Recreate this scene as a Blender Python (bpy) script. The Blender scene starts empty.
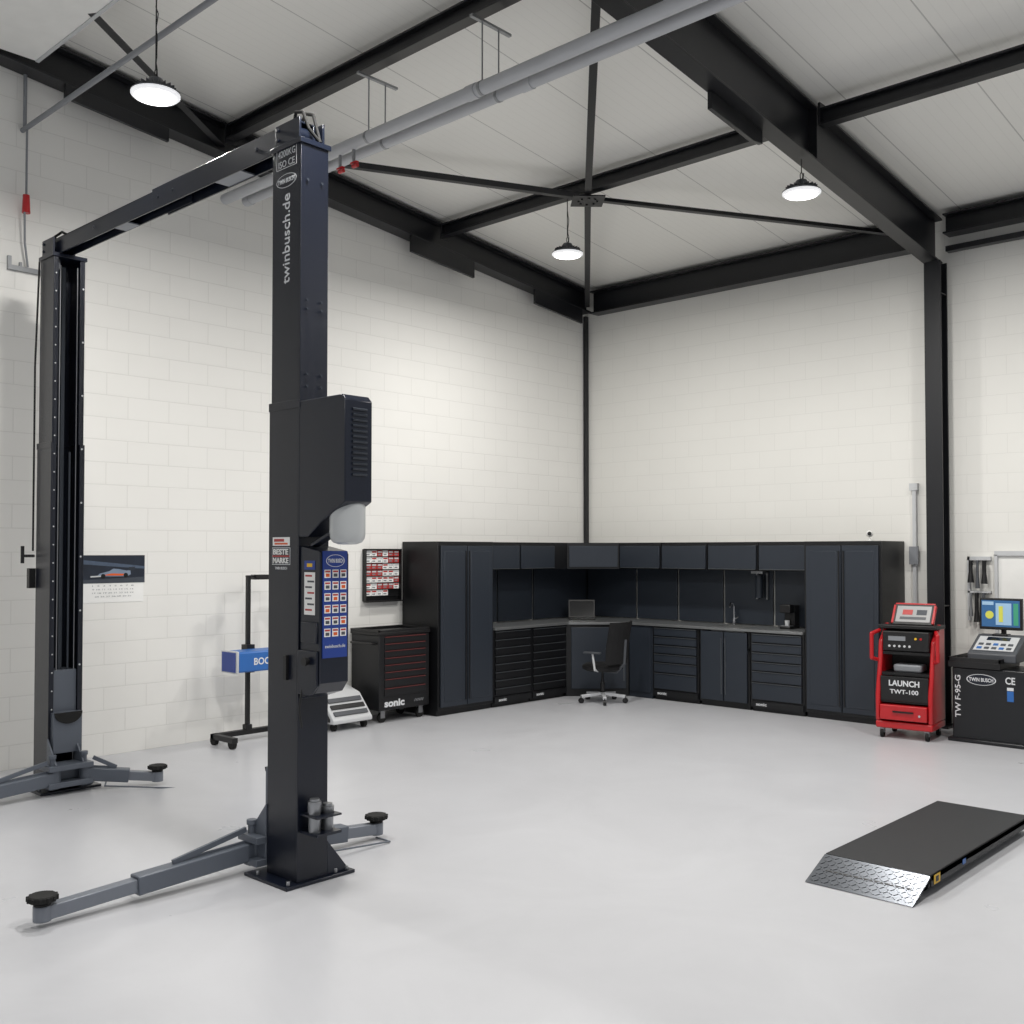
import bpy, bmesh, math, random
from mathutils import Vector, Matrix
random.seed(4)
scene=bpy.context.scene
COL=scene.collection
try: scene.view_settings.view_transform='Standard'
except Exception: pass

# ---------------------------------------------------------------- materials
def lin(c):
    def f(v):
        v/=255.0
        return v/12.92 if v<=0.04045 else ((v+0.055)/1.055)**2.4
    return (f(c[0]),f(c[1]),f(c[2]),1)
MATS={}
def mat(name,rgb,rough=.5,metal=0,emit=0,bump=0,bscale=200,var=0.06,vscale=6,coat=0,alpha=1,trans=0):
    if name in MATS: return MATS[name]
    m=bpy.data.materials.new(name); m.use_nodes=True
    nt=m.node_tree; bs=nt.nodes['Principled BSDF']
    col=lin(rgb)
    tc=nt.nodes.new('ShaderNodeTexCoord')
    nz=nt.nodes.new('ShaderNodeTexNoise'); nz.inputs['Scale'].default_value=vscale; nz.inputs['Detail'].default_value=4
    nt.links.new(tc.outputs['Object'],nz.inputs['Vector'])
    mx=nt.nodes.new('ShaderNodeMix'); mx.data_type='RGBA'
    mx.inputs[6].default_value=tuple(c*(1-var) for c in col[:3])+(1,)
    mx.inputs[7].default_value=tuple(min(1,c*(1+var)) for c in col[:3])+(1,)
    nt.links.new(nz.outputs['Fac'],mx.inputs[0])
    nt.links.new(mx.outputs[2],bs.inputs['Base Color'])
    bs.inputs['Roughness'].default_value=rough; bs.inputs['Metallic'].default_value=metal
    if coat: bs.inputs['Coat Weight'].default_value=coat
    if trans: bs.inputs['Transmission Weight'].default_value=trans
    if emit:
        bs.inputs['Emission Color'].default_value=col; bs.inputs['Emission Strength'].default_value=emit
    if bump:
        n2=nt.nodes.new('ShaderNodeTexNoise'); n2.inputs['Scale'].default_value=bscale; n2.inputs['Detail'].default_value=2
        nt.links.new(tc.outputs['Object'],n2.inputs['Vector'])
        b=nt.nodes.new('ShaderNodeBump'); b.inputs['Strength'].default_value=bump; b.inputs['Distance'].default_value=.003
        nt.links.new(n2.outputs['Fac'],b.inputs['Height']); nt.links.new(b.outputs[0],bs.inputs['Normal'])
    MATS[name]=m; return m

def wall_mat(name,axis,rgb,dark,bw=.5,bh=.25,mortar=.006,bstr=.5,mix=1.0):
    m=bpy.data.materials.new(name); m.use_nodes=True; nt=m.node_tree; N=nt.nodes; L=nt.links
    bs=N['Principled BSDF']
    g=N.new('ShaderNodeNewGeometry'); s=N.new('ShaderNodeSeparateXYZ'); c=N.new('ShaderNodeCombineXYZ')
    L.new(g.outputs['Position'],s.inputs[0]); L.new(s.outputs[axis],c.inputs[0]); L.new(s.outputs['Z'],c.inputs[1])
    br=N.new('ShaderNodeTexBrick'); br.inputs['Scale'].default_value=1
    br.inputs['Brick Width'].default_value=bw; br.inputs['Row Height'].default_value=bh
    br.inputs['Mortar Size'].default_value=mortar; br.inputs['Mortar Smooth'].default_value=.3
    br.inputs['Color1'].default_value=lin(rgb); br.inputs['Color2'].default_value=lin(tuple(v-1 for v in rgb)); br.inputs['Mortar'].default_value=lin(dark)
    L.new(c.outputs[0],br.inputs['Vector'])
    nz=N.new('ShaderNodeTexNoise'); nz.inputs['Scale'].default_value=1.3; nz.inputs['Detail'].default_value=6
    L.new(g.outputs['Position'],nz.inputs['Vector'])
    mp=N.new('ShaderNodeMapRange'); mp.inputs[3].default_value=.965; mp.inputs[4].default_value=1.02
    L.new(nz.outputs['Fac'],mp.inputs[0])
    mx=N.new('ShaderNodeMix'); mx.data_type='RGBA'; mx.blend_type='MULTIPLY'; mx.inputs[0].default_value=1
    L.new(br.outputs['Color'],mx.inputs[6]); L.new(mp.outputs[0],mx.inputs[7]); L.new(mx.outputs[2],bs.inputs['Base Color'])
    inv=N.new('ShaderNodeMath'); inv.operation='SUBTRACT'; inv.inputs[0].default_value=1; L.new(br.outputs['Fac'],inv.inputs[1])
    n2=N.new('ShaderNodeTexNoise'); n2.inputs['Scale'].default_value=60; n2.inputs['Detail'].default_value=4; L.new(g.outputs['Position'],n2.inputs['Vector'])
    ad=N.new('ShaderNodeMath'); ad.operation='MULTIPLY_ADD'; ad.inputs[1].default_value=.12; L.new(n2.outputs['Fac'],ad.inputs[0]); L.new(inv.outputs[0],ad.inputs[2])
    b=N.new('ShaderNodeBump'); b.inputs['Strength'].default_value=bstr; b.inputs['Distance'].default_value=.005
    L.new(ad.outputs[0],b.inputs['Height']); L.new(b.outputs[0],bs.inputs['Normal'])
    bs.inputs['Roughness'].default_value=.65
    return m
def floor_mat():
    m=bpy.data.materials.new('epoxy_floor'); m.use_nodes=True; nt=m.node_tree; N=nt.nodes; L=nt.links
    bs=N['Principled BSDF']; g=N.new('ShaderNodeNewGeometry')
    nz=N.new('ShaderNodeTexNoise'); nz.inputs['Scale'].default_value=.9; nz.inputs['Detail'].default_value=8; nz.inputs['Roughness'].default_value=.65; nz.inputs['Distortion'].default_value=1.0
    L.new(g.outputs['Position'],nz.inputs['Vector'])
    cr=N.new('ShaderNodeValToRGB'); cr.color_ramp.elements[0].position=.3; cr.color_ramp.elements[1].position=.7
    cr.color_ramp.elements[0].color=lin((186,187,191)); cr.color_ramp.elements[1].color=lin((194,195,199))
    L.new(nz.outputs['Fac'],cr.inputs[0]); L.new(cr.outputs[0],bs.inputs['Base Color'])
    mr=N.new('ShaderNodeMapRange'); mr.inputs[3].default_value=.24; mr.inputs[4].default_value=.36
    n2=N.new('ShaderNodeTexNoise'); n2.inputs['Scale'].default_value=2.5; n2.inputs['Detail'].default_value=6; L.new(g.outputs['Position'],n2.inputs['Vector'])
    L.new(n2.outputs['Fac'],mr.inputs[0]); L.new(mr.outputs[0],bs.inputs['Roughness'])
    bs.inputs['Specular IOR Level'].default_value=.45
    b=N.new('ShaderNodeBump'); b.inputs['Strength'].default_value=.05; b.inputs['Distance'].default_value=.01
    L.new(n2.outputs['Fac'],b.inputs['Height']); L.new(b.outputs[0],bs.inputs['Normal'])
    return m
def ceil_mat():
    m=bpy.data.materials.new('ceiling_panels'); m.use_nodes=True; nt=m.node_tree; N=nt.nodes; L=nt.links
    bs=N['Principled BSDF']; g=N.new('ShaderNodeNewGeometry'); s=N.new('ShaderNodeSeparateXYZ'); L.new(g.outputs['Position'],s.inputs[0])
    def line(period,w):
        a=N.new('ShaderNodeMath'); a.operation='MULTIPLY'; a.inputs[1].default_value=1/period; L.new(s.outputs['X'],a.inputs[0])
        f=N.new('ShaderNodeMath'); f.operation='FRACT'; L.new(a.outputs[0],f.inputs[0])
        c=N.new('ShaderNodeMath'); c.operation='LESS_THAN'; c.inputs[1].default_value=w/period; L.new(f.outputs[0],c.inputs[0]); return c
    l1=line(1.0,.012); l2=line(.1,.008)
    c0=N.new('ShaderNodeMix'); c0.data_type='RGBA'; c0.inputs[6].default_value=lin((240,239,234)); c0.inputs[7].default_value=lin((235,234,229)); L.new(l2.outputs[0],c0.inputs[0])
    c1=N.new('ShaderNodeMix'); c1.data_type='RGBA'; c1.inputs[7].default_value=lin((196,195,191)); L.new(c0.outputs[2],c1.inputs[6]); L.new(l1.outputs[0],c1.inputs[0])
    L.new(c1.outputs[2],bs.inputs['Base Color']); bs.inputs['Roughness'].default_value=.45
    return m
M_STEEL=mat('black_steel',(24,25,29),.36,0,bump=.05,bscale=80)
M_POST=mat('lift_navy_black',(14,19,32),.28,0,bump=.35,bscale=260)
M_POSTS=mat('lift_navy_smooth',(16,22,36),.28,0)
M_ARM=mat('lift_arm_grey',(92,98,108),.42,.1)
M_ARM2=mat('lift_arm_light',(118,123,132),.4,.2)
M_BLACK=mat('black_plastic',(14,14,16),.45)
M_RUB=mat('black_rubber',(12,12,12),.8,bump=.3)
M_SLATE=mat('slate_front',(42,48,57),.42,.15,bump=.03)
M_CAB=mat('cabinet_black',(16,17,20),.42,.1)
M_EDGE=mat('cabinet_edge',(92,96,100),.35,.5)
M_TOP=mat('worktop_steel',(135,137,138),.35,.6)
M_SS=mat('stainless',(180,180,180),.3,.9)
M_CHR=mat('chrome',(215,215,218),.15,1)
M_ZINC=mat('zinc',(150,152,155),.35,.8)
M_WHITE=mat('white_paint',(238,238,235),.5)
M_PAPER=mat('white_paper',(238,238,236),.8)
M_PIPE=mat('grey_pipe',(182,184,188),.4,.1)
M_RED=mat('red_paint',(180,20,28),.35,coat=.3)
M_REDS=mat('red_stripe',(104,44,44),.5)
M_REDC=mat('red_card',(175,60,58),.5)
M_BLUE=mat('blue_print',(30,60,140),.4)
M_LBLUE=mat('blue_panel',(42,100,172),.4)
M_YEL=mat('yellow_print',(225,180,40),.5)
M_TANK=mat('tank_white',(182,185,186),.3,coat=.2)
M_LET=mat('letter_white',(215,217,220),.5)
M_LETG=mat('letter_grey',(150,152,156),.5)
M_LAMP=mat('lamp_lens',(255,252,245),.4,emit=10)
M_LRIM=mat('lamp_rim',(225,226,228),.3,emit=.7)
M_LHOUS=mat('lamp_housing',(84,86,90),.4,.4)
M_SCR=mat('screen_lit',(150,150,150),.2,emit=.3)
M_DSCR=mat('screen_dark',(14,15,18),.12)
M_GREY=mat('grey_plastic',(128,131,136),.45)
M_DGREY=mat('dark_grey_plastic',(74,77,82),.45)
M_LGREY=mat('light_grey_panel',(196,198,200),.45)
M_ORG=mat('orange_print',(215,90,30),.5)
M_FAB=mat('black_mesh_fabric',(20,20,22),.9,bump=.4,bscale=400)
M_PLATE=mat('checker_plate',(92,95,100),.28,.95)
M_PLAT=mat('platform_black',(28,30,34),.5,.1,bump=.3,bscale=300)

# ---------------------------------------------------------------- geometry builder
class B:
    def __init__(s): s.v=[]; s.f=[]; s.m=[]
    def add(s,vs,fs,m=0):
        k=len(s.v); s.v+= [Vector(v) for v in vs]
        for f in fs: s.f.append([i+k for i in f]); s.m.append(m)
        return s
    def box(s,x0,y0,z0,x1,y1,z1,m=0):
        return s.add([(x0,y0,z0),(x1,y0,z0),(x1,y1,z0),(x0,y1,z0),(x0,y0,z1),(x1,y0,z1),(x1,y1,z1),(x0,y1,z1)],
          [(0,3,2,1),(4,5,6,7),(0,1,5,4),(1,2,6,5),(2,3,7,6),(3,0,4,7)],m)
    def ob(s,c,size,R=None,m=0):
        R=R or Matrix.Identity(3); c=Vector(c); a,b,d=[v/2 for v in size]
        vs=[c+R@Vector(p) for p in [(-a,-b,-d),(a,-b,-d),(a,b,-d),(-a,b,-d),(-a,-b,d),(a,-b,d),(a,b,d),(-a,b,d)]]
        return s.add(vs,[(0,3,2,1),(4,5,6,7),(0,1,5,4),(1,2,6,5),(2,3,7,6),(3,0,4,7)],m)
    def bar(s,p0,p1,w,h,m=0,up=(0,0,1)):
        p0=Vector(p0);p1=Vector(p1); d=(p1-p0); L=d.length; d.normalize(); u=Vector(up)
        x=d.cross(u); 
        if x.length<1e-4: x=d.cross(Vector((1,0,0)))
        x.normalize(); z=x.cross(d)
        R=Matrix((x,d,z)).transposed()
        return s.ob((p0+p1)/2,(w,L,h),R,m)
    def cyl(s,p0,p1,r0,r1=None,seg=20,m=0,cap=True):
        r1=r0 if r1 is None else r1
        p0=Vector(p0);p1=Vector(p1); d=(p1-p0).normalized()
        a=Vector((0,0,1)) if abs(d.z)<.9 else Vector((1,0,0))
        x=d.cross(a).normalized(); y=d.cross(x)
        vs=[];
        for i in range(seg):
            t=2*math.pi*i/seg; q=x*math.cos(t)+y*math.sin(t); vs+=[p0+q*r0,p1+q*r1]
        fs=[(2*i,2*((i+1)%seg),2*((i+1)%seg)+1,2*i+1) for i in range(seg)]
        if cap: fs+=[tuple(2*i for i in range(seg))[::-1],tuple(2*i+1 for i in range(seg))]
        return s.add(vs,fs,m)
    def prism(s,pts,axis,a,b,m=0):
        n=len(pts); vs=[]
        for q in (a,b):
            for p in pts:
                vs.append((q,p[0],p[1]) if axis=='x' else (p[0],q,p[1]) if axis=='y' else (p[0],p[1],q))
        fs=[tuple(range(n))[::-1],tuple(range(n,2*n))]+[(i,(i+1)%n,(i+1)%n+n,i+n) for i in range(n)]
        return s.add(vs,fs,m)
    def lathe(s,prof,c,seg=24,m=0):
        c=Vector(c); vs=[];fs=[]; n=len(prof)
        for i in range(seg):
            t=2*math.pi*i/seg
            for r,z in prof: vs.append(c+Vector((r*math.cos(t),r*math.sin(t),z)))
        for i in range(seg):
            j=(i+1)%seg
            for k in range(n-1): fs.append((i*n+k,j*n+k,j*n+k+1,i*n+k+1))
        if prof[0][0]>1e-5: fs.append(tuple(i*n for i in range(seg))[::-1])
        if prof[-1][0]>1e-5: fs.append(tuple(i*n+n-1 for i in range(seg)))
        return s.add(vs,fs,m)
    def tube(s,pts,r,seg=10,m=0):
        for i in range(len(pts)-1): s.cyl(pts[i],pts[i+1],r,seg=seg,m=m)
        for p in pts[1:-1]: s.ball(p,r,m=m,seg=seg)
        return s
    def ball(s,c,r,m=0,seg=14):
        return s.lathe([(max(0,r*math.sin(math.pi*i/8)),-r*math.cos(math.pi*i/8)) for i in range(9)],c,seg,m)

def make(name,b,mats,parent=None,bevel=0,world=False,label=None):
    me=bpy.data.meshes.new(name)
    off=Vector((0,0,0))
    if world and parent is not None:
        p=parent
        while p is not None: off+=p.location; p=p.parent
    me.from_pydata([v-off for v in b.v],[],b.f)
    mats=mats if isinstance(mats,(list,tuple)) else [mats]
    for x in mats: me.materials.append(x)
    for p,mi in zip(me.polygons,b.m): p.material_index=mi
    bm=bmesh.new(); bm.from_mesh(me)
    bmesh.ops.recalc_face_normals(bm,faces=bm.faces); bm.to_mesh(me); bm.free()
    for p in me.polygons: p.use_smooth=True
    me.set_sharp_from_angle(angle=math.radians(32))
    o=bpy.data.objects.new(name,me); COL.objects.link(o)
    if parent is not None: o.parent=parent
    if bevel:
        md=o.modifiers.new('bev','BEVEL'); md.width=bevel; md.segments=2; md.limit_method='ANGLE'; md.angle_limit=math.radians(40); md.harden_normals=False
    if label: o['label']=label
    return o
def thing(name,label,cat,loc=(0,0,0),rz=0,group=None):
    o=bpy.data.objects.new(name,None); o.empty_display_size=.1; COL.objects.link(o)
    o.location=loc; o.rotation_euler=(0,0,rz); o['label']=label; o['category']=cat
    if group: o['group']=group
    return o
def solo(name,b,mats,label,cat,origin=None,bevel=0,group=None,kind=None):
    if origin is None:
        xs=[v.x for v in b.v]; ys=[v.y for v in b.v]; zs=[v.z for v in b.v]
        origin=((min(xs)+max(xs))/2,(min(ys)+max(ys))/2,min(zs))
    o0=Vector(origin); b.v=[v-o0 for v in b.v]
    o=make(name,b,mats,bevel=bevel); o.location=o0
    if kind: o['kind']=kind
    if label: o['label']=label
    if cat: o['category']=cat
    if group: o['group']=group
    return o
FACE={'-y':((1,0,0),(0,0,1)),'+x':((0,1,0),(0,0,1)),'-y_up':((0,0,1),(-1,0,0)),'+x_up':((0,0,1),(0,-1,0)),'+x_dn':((0,0,-1),(0,1,0)),'up':((1,0,0),(0,1,0))}
def text(name,parent,s,c,face,w=None,h=None,m=None,world=True,shear=0,bold=0):
    cu=bpy.data.curves.new('t','FONT'); cu.body=s; cu.size=1; cu.align_x='CENTER'; cu.extrude=0.004; cu.shear=shear; cu.offset=bold
    cu.resolution_u=3
    t=bpy.data.objects.new('t',cu); COL.objects.link(t)
    bpy.context.view_layer.update()
    me=bpy.data.meshes.new_from_object(t.evaluated_get(bpy.context.evaluated_depsgraph_get()))
    bpy.data.objects.remove(t); bpy.data.curves.remove(cu)
    xs=[v.co.x for v in me.vertices]; ys=[v.co.y for v in me.vertices]
    cx,cy=(min(xs)+max(xs))/2,(min(ys)+max(ys))/2; W=max(xs)-min(xs); H=max(ys)-min(ys)
    sx=w/W if w else h/H; sy=h/H if h else sx
    xd,yd=FACE[face] if isinstance(face,str) else face
    xd=Vector(xd).normalized(); yd=Vector(yd).normalized(); nd=xd.cross(yd)
    off=Vector((0,0,0))
    if world and parent is not None:
        p=parent
        while p is not None: off+=p.location; p=p.parent
    for v in me.vertices:
        v.co=Vector(c)-off+xd*(v.co.x-cx)*sx+yd*(v.co.y-cy)*sy+nd*(v.co.z*.25+.0006)
    me.materials.clear(); me.materials.append(m or M_LET)
    o=bpy.data.objects.new(name,me); COL.objects.link(o); o.parent=parent
    return o

# ---------------------------------------------------------------- room
XL=-9.3; YB=11.55; SL=.105
def roof(y): return 5.62+SL*(YB-y)
XR=2.6; YF=-3.0
solo('floor',B().box(XL-.3,YF,-.2,XR,YB+.3,0),floor_mat(),'smooth pale grey epoxy workshop floor','floor',kind='structure')
solo('wall_left',B().box(XL-.3,YF,0,XL,YB+.3,7.6),wall_mat('white_blocks','Y',(234,233,229),(222,221,217),bw=.42,bh=.21,mortar=.0045,bstr=.4),'white painted block wall with fine joints','wall',kind='structure')
solo('wall_back',B().box(XL,YB,0,XR,YB+.3,7.6),wall_mat('white_blocks_back','X',(231,230,225),(223,222,217),bw=.42,bh=.21,mortar=.0045,bstr=.2),'white painted block wall behind the cabinets','wall',kind='structure')
cb=B().prism([(YF,roof(YF)),(YB+.3,roof(YB+.3)),(YB+.3,roof(YB+.3)+.15),(YF,roof(YF)+.15)],'x',XL-.3,XR)
solo('ceiling',cb,ceil_mat(),'white ribbed sandwich panel roof','ceiling',kind='structure')
b=B().box(XL+.26,YF+.5,6.16,XL+2.4,3.62,6.20)
b.box(XL+.26,3.62,6.15,XL+2.4,3.65,6.21,1)
solo('door_1',b,[M_WHITE,M_LGREY],'white sectional door parked open under the roof','door',kind='structure')
b=B().cyl((XL,3.62,5.62),(-5.6,3.62,5.62),.022).cyl((XL+.05,3.62,5.62),(XL+.05,3.62,6.2),.016)
solo('trim_1',b,M_GREY,'grey steel door rail under the roof','rail',kind='structure')

# ---------------------------------------------------------------- steel
def ibeam(b,y0,y1,x,zt0,zt1,dep,w,tf=.02,tw=.012,m=0):
    for (za,zb_) in ((0,tf),(dep-tf,dep)):
        b.prism([(y0,zt0-za),(y1,zt1-za),(y1,zt1-zb_),(y0,zt0-zb_)],'x',x-w/2,x+w/2,m)
    b.prism([(y0,zt0-tf),(y1,zt1-tf),(y1,zt1-dep+tf),(y0,zt0-dep+tf)],'x',x-tw/2,x+tw/2,m)
    return b
def ibeam_x(b,x0,x1,y,zt,dep,w,tf=.018,tw=.01):
    b.box(x0,y-w/2,zt-tf,x1,y+w/2,zt); b.box(x0,y-w/2,zt-dep,x1,y+w/2,zt-dep+tf); b.box(x0,y-tw/2,zt-dep+tf,x1,y+tw/2,zt-tf); return b
RX=-4.28
b=B(); ibeam(b,YF,11.47,RX,roof(YF)-.06,roof(11.47)-.06,.50,.17)
b.prism([(6.95,roof(6.95)-.56),(7.75,roof(7.75)-.56),(7.75,roof(7.75)-.67),(7.6,roof(7.6)-.70),(6.95,roof(6.95)-.70)],'x',RX-.08,RX-.04)
for y in (5.55,8.5): b.box(RX-.085,y-.008,roof(y)-.54,RX+.085,y+.008,roof(y)-.08)
solo('steel_rafter',b,M_STEEL,'heavy black steel roof beam meeting the wall column','beam',bevel=.003)
b=B(); ibeam(b,YF,11.4,XL+.12,roof(YF)-.04,roof(11.4)-.04,.31,.2)
for (a,c,dz) in ((3.9,4.9,.13),(8.0,9.05,.20),(10.2,11.2,.20)):
    b.prism([(a,roof(a)-.35),(c,roof(c)-.35),(c,roof(c)-.35-dz),(a,roof(a)-.35-dz)],'x',XL+.18,XL+.22)
solo('steel_rafter',b,M_STEEL,'black steel roof beam running along the block wall','beam',bevel=.003)
b=B(); ibeam_x(b,XL+.24,RX-.12,11.42,5.58,.32,.2)
solo('eaves_beam',b,M_STEEL,'horizontal black steel beam along the wall head','beam',bevel=.003)
b=B(); ibeam_x(b,RX+.14,XR,11.42,5.58,.22,.2); b.box(RX+.14,11.4,5.18,XR,11.5,5.24)
solo('eaves_beam',b,M_STEEL,'short black steel beam above the wall rail','beam',bevel=.003)
for y in (2.6,5.55,8.5):
  for (x0,x1) in ((XL+.24,RX-.12),(RX+.12,XR)):
    dz=.04 if x0>RX else 0
    b=B(); ibeam_x(b,x0,x1,y,roof(y)-.07-dz,.15,.11)
    b.box(x0,y-.06,roof(y)-.26,x0+.02,y+.06,roof(y)-.06); b.box(x1-.02,y-.06,roof(y)-.26,x1,y+.06,roof(y)-.06)
    solo('steel_purlin',b,M_STEEL,'black steel cross beam under the white roof panels','beam',bevel=.002,group='roof cross beams')
b=B(); cx=-4.23
b.box(cx-.09,11.25,0.02,cx+.09,11.27,5.06); b.box(cx-.09,11.43,0.02,cx+.09,11.45,5.06); b.box(cx-.008,11.27,0.02,cx+.008,11.43,5.06)
b.box(cx-.14,11.2,0,cx+.14,11.5,.025)
for z in (1.3,4.7): b.box(cx-.085,11.27,z,cx+.085,11.43,z+.012)
solo('steel_column',b,M_STEEL,'black steel column standing against the white wall','column',bevel=.003)
b=B().box(XL+.01,11.47,0,XL+.05,11.54,5.28).box(XL+.0,11.46,0,XL+.07,11.55,.015)
solo('steel_column',b,M_STEEL,'slim black steel post in the wall corner','column')
def zr(y): return roof(y)-.29
ctr=Vector((-6.82,8.5,zr(8.5)))
for p in ((XL+.2,5.62),(RX-.14,5.62),(XL+.22,11.3),(RX-.14,11.25)):
    e=Vector((p[0],p[1],zr(p[1]))); dd=(ctr-e).normalized()
    b=B(); s0=e; s1=ctr-dd*.1
    b.bar(s0,s1,.07,.008); n=dd.cross(Vector((0,0,1))).normalized()
    b.bar(s0+n*.03+Vector((0,0,.03)),s1+n*.03+Vector((0,0,.03)),.008,.055)
    solo('roof_brace',b,M_STEEL,'diagonal black steel roof brace fixed to the centre plate','brace',group='diagonal roof braces')
b=B().ob(ctr+Vector((0,0,-.012)),(.34,.34,.014),Matrix.Rotation(.78,3,'Z'))
for i in range(8):
    a=i*math.pi/4; q=ctr+Vector((.1*math.cos(a),.1*math.sin(a),-.03)); b.cyl(q,q+Vector((0,0,.015)),.013,seg=6)
solo('gusset_plate',b,M_STEEL,'bolted black steel plate where roof braces cross','plate')
e=Vector((XL+.2,5.48,zr(5.5))); s1=Vector((-6.9,2.0,zr(2.0)))
b=B().bar(e,s1,.075,.008); 
solo('roof_brace',b,M_STEEL,'diagonal black steel roof brace near the parked door','brace',group='diagonal roof braces')

# ---------------------------------------------------------------- high bay lamps
def lamp(x,y,z,top,power=230):
    t=thing('high_bay_lamp','round dark grey high-bay pendant lamp, lit, hanging from the roof steel','lamp',(x,y,z),group='high-bay workshop lamps')
    b=B().lathe([(.0,.012),(.165,.012),(.168,.022),(.13,.04),(.075,.055),(.065,.09),(.045,.12),(0,.125)],(0,0,0),32)
    for i in range(20):
        a=i*math.pi/10; b.ob((.10*math.cos(a),.10*math.sin(a),.052),(.075,.004,.03),Matrix.Rotation(a,3,'Z'))
    make('lamp_housing',b,M_LHOUS,t)
    make('lamp_rim',B().lathe([(.135,-.012),(.155,-.010),(.168,.002),(.168,.012),(.135,.0125)],(0,0,0),32),M_LRIM,t)
    make('lamp_lens',B().lathe([(0,-.022),(.08,-.020),(.137,-.013),(.137,.0115),(0,.0115)],(0,0,0),32),M_LAMP,t)
    b=B().cyl((0,0,.19),(0,0,top-z),.005,seg=8); 
    b.tube([(0,0,.12),(.012,0,.15),(.012,0,.18),(0,0,.19),(-.012,0,.18),(-.012,0,.15),(0,0,.12)],.004,seg=6)
    n=int((top-z-.2)/.05)
    b.tube([(.012+.012*math.sin(i*1.7),.006*math.cos(i*2.1),.13+i*.05) for i in range(max(n,2))],.004,seg=6)
    make('suspension_cable',b,M_BLACK,t)
    ld=bpy.data.lights.new('lamp_light','AREA'); ld.shape='DISK'; ld.size=.3; ld.energy=power; ld.color=(1,.975,.935)
    lo=bpy.data.objects.new('lamp_light',ld); COL.objects.link(lo); lo.parent=t; lo.location=(0,0,-.03)
    return t
P=88
lamp(-6.70,3.51,5.10,roof(3.51)-.02,P)
lamp(-7.07,8.46,5.10,roof(8.46)-.235,P)
lamp(RX,8.36,5.07,roof(8.36)-.575,P)
for (x,y) in ((RX,3.5),(-1.8,8.4),(-1.8,3.5)): lamp(x,y,5.1,roof(y)-(.575 if x==RX else .02),P)  # unseen lamps outside the view, added to light the room
lamp(RX,-1.5,5.1,roof(-1.5)-.575,P*.75)  # one more unseen lamp, weaker, added for light on the camera side

# ---------------------------------------------------------------- pipes
t=thing('ventilation_pipe','pair of light grey pipes hung from the roof on rod brackets','pipe',(-6,5.6,5.4),group=None)
ZP=5.40
b=B(); b.cyl((-9.0,5.46,ZP),(XR,5.46,ZP),.052,seg=24)
for x in (-5.5,-2.5,.5): b.cyl((x-.05,5.46,ZP),(x+.05,5.46,ZP),.058,seg=24)
make('pipe',b,M_PIPE,t,world=True)
b=B(); b.cyl((-8.9,5.64,ZP),(XR,5.64,ZP),.046,seg=24)
for x in (-8.85,-5.1,-2.1): b.cyl((x-.05,5.64,ZP),(x+.05,5.64,ZP),.052,seg=24)
make('pipe',b,M_PIPE,t,world=True)
for x in (-6.75,-5.4,-3.0):
    b=B(); 
    for y,r in ((5.46,.056),(5.64,.05)):
        b.cyl((x,y,ZP+r-.005),(x,y,5.92),.006,seg=8); b.cyl((x-.012,y,ZP),(x+.012,y,ZP),r,seg=24)
    b.box(x-.015,5.34,5.905,x+.015,5.77,5.925)
    make('pipe_hanger',b,M_ZINC,t,world=True)
for x in (-7.14,-6.95):
    b=B(); b.tube([(x,5.46,ZP-.045),(x,5.46,ZP-.17),(x+.06,5.42,ZP-.20)],.014); b.cyl((x+.04,5.42,ZP-.22),(x+.1,5.42,ZP-.22),.018,m=1); b.box(x+.02,5.405,ZP-.2,x+.1,5.435,ZP-.185,1)
    make('valve',b,[M_ZINC,M_RED],t,world=True,label='small red-handled shut-off valve')

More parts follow.
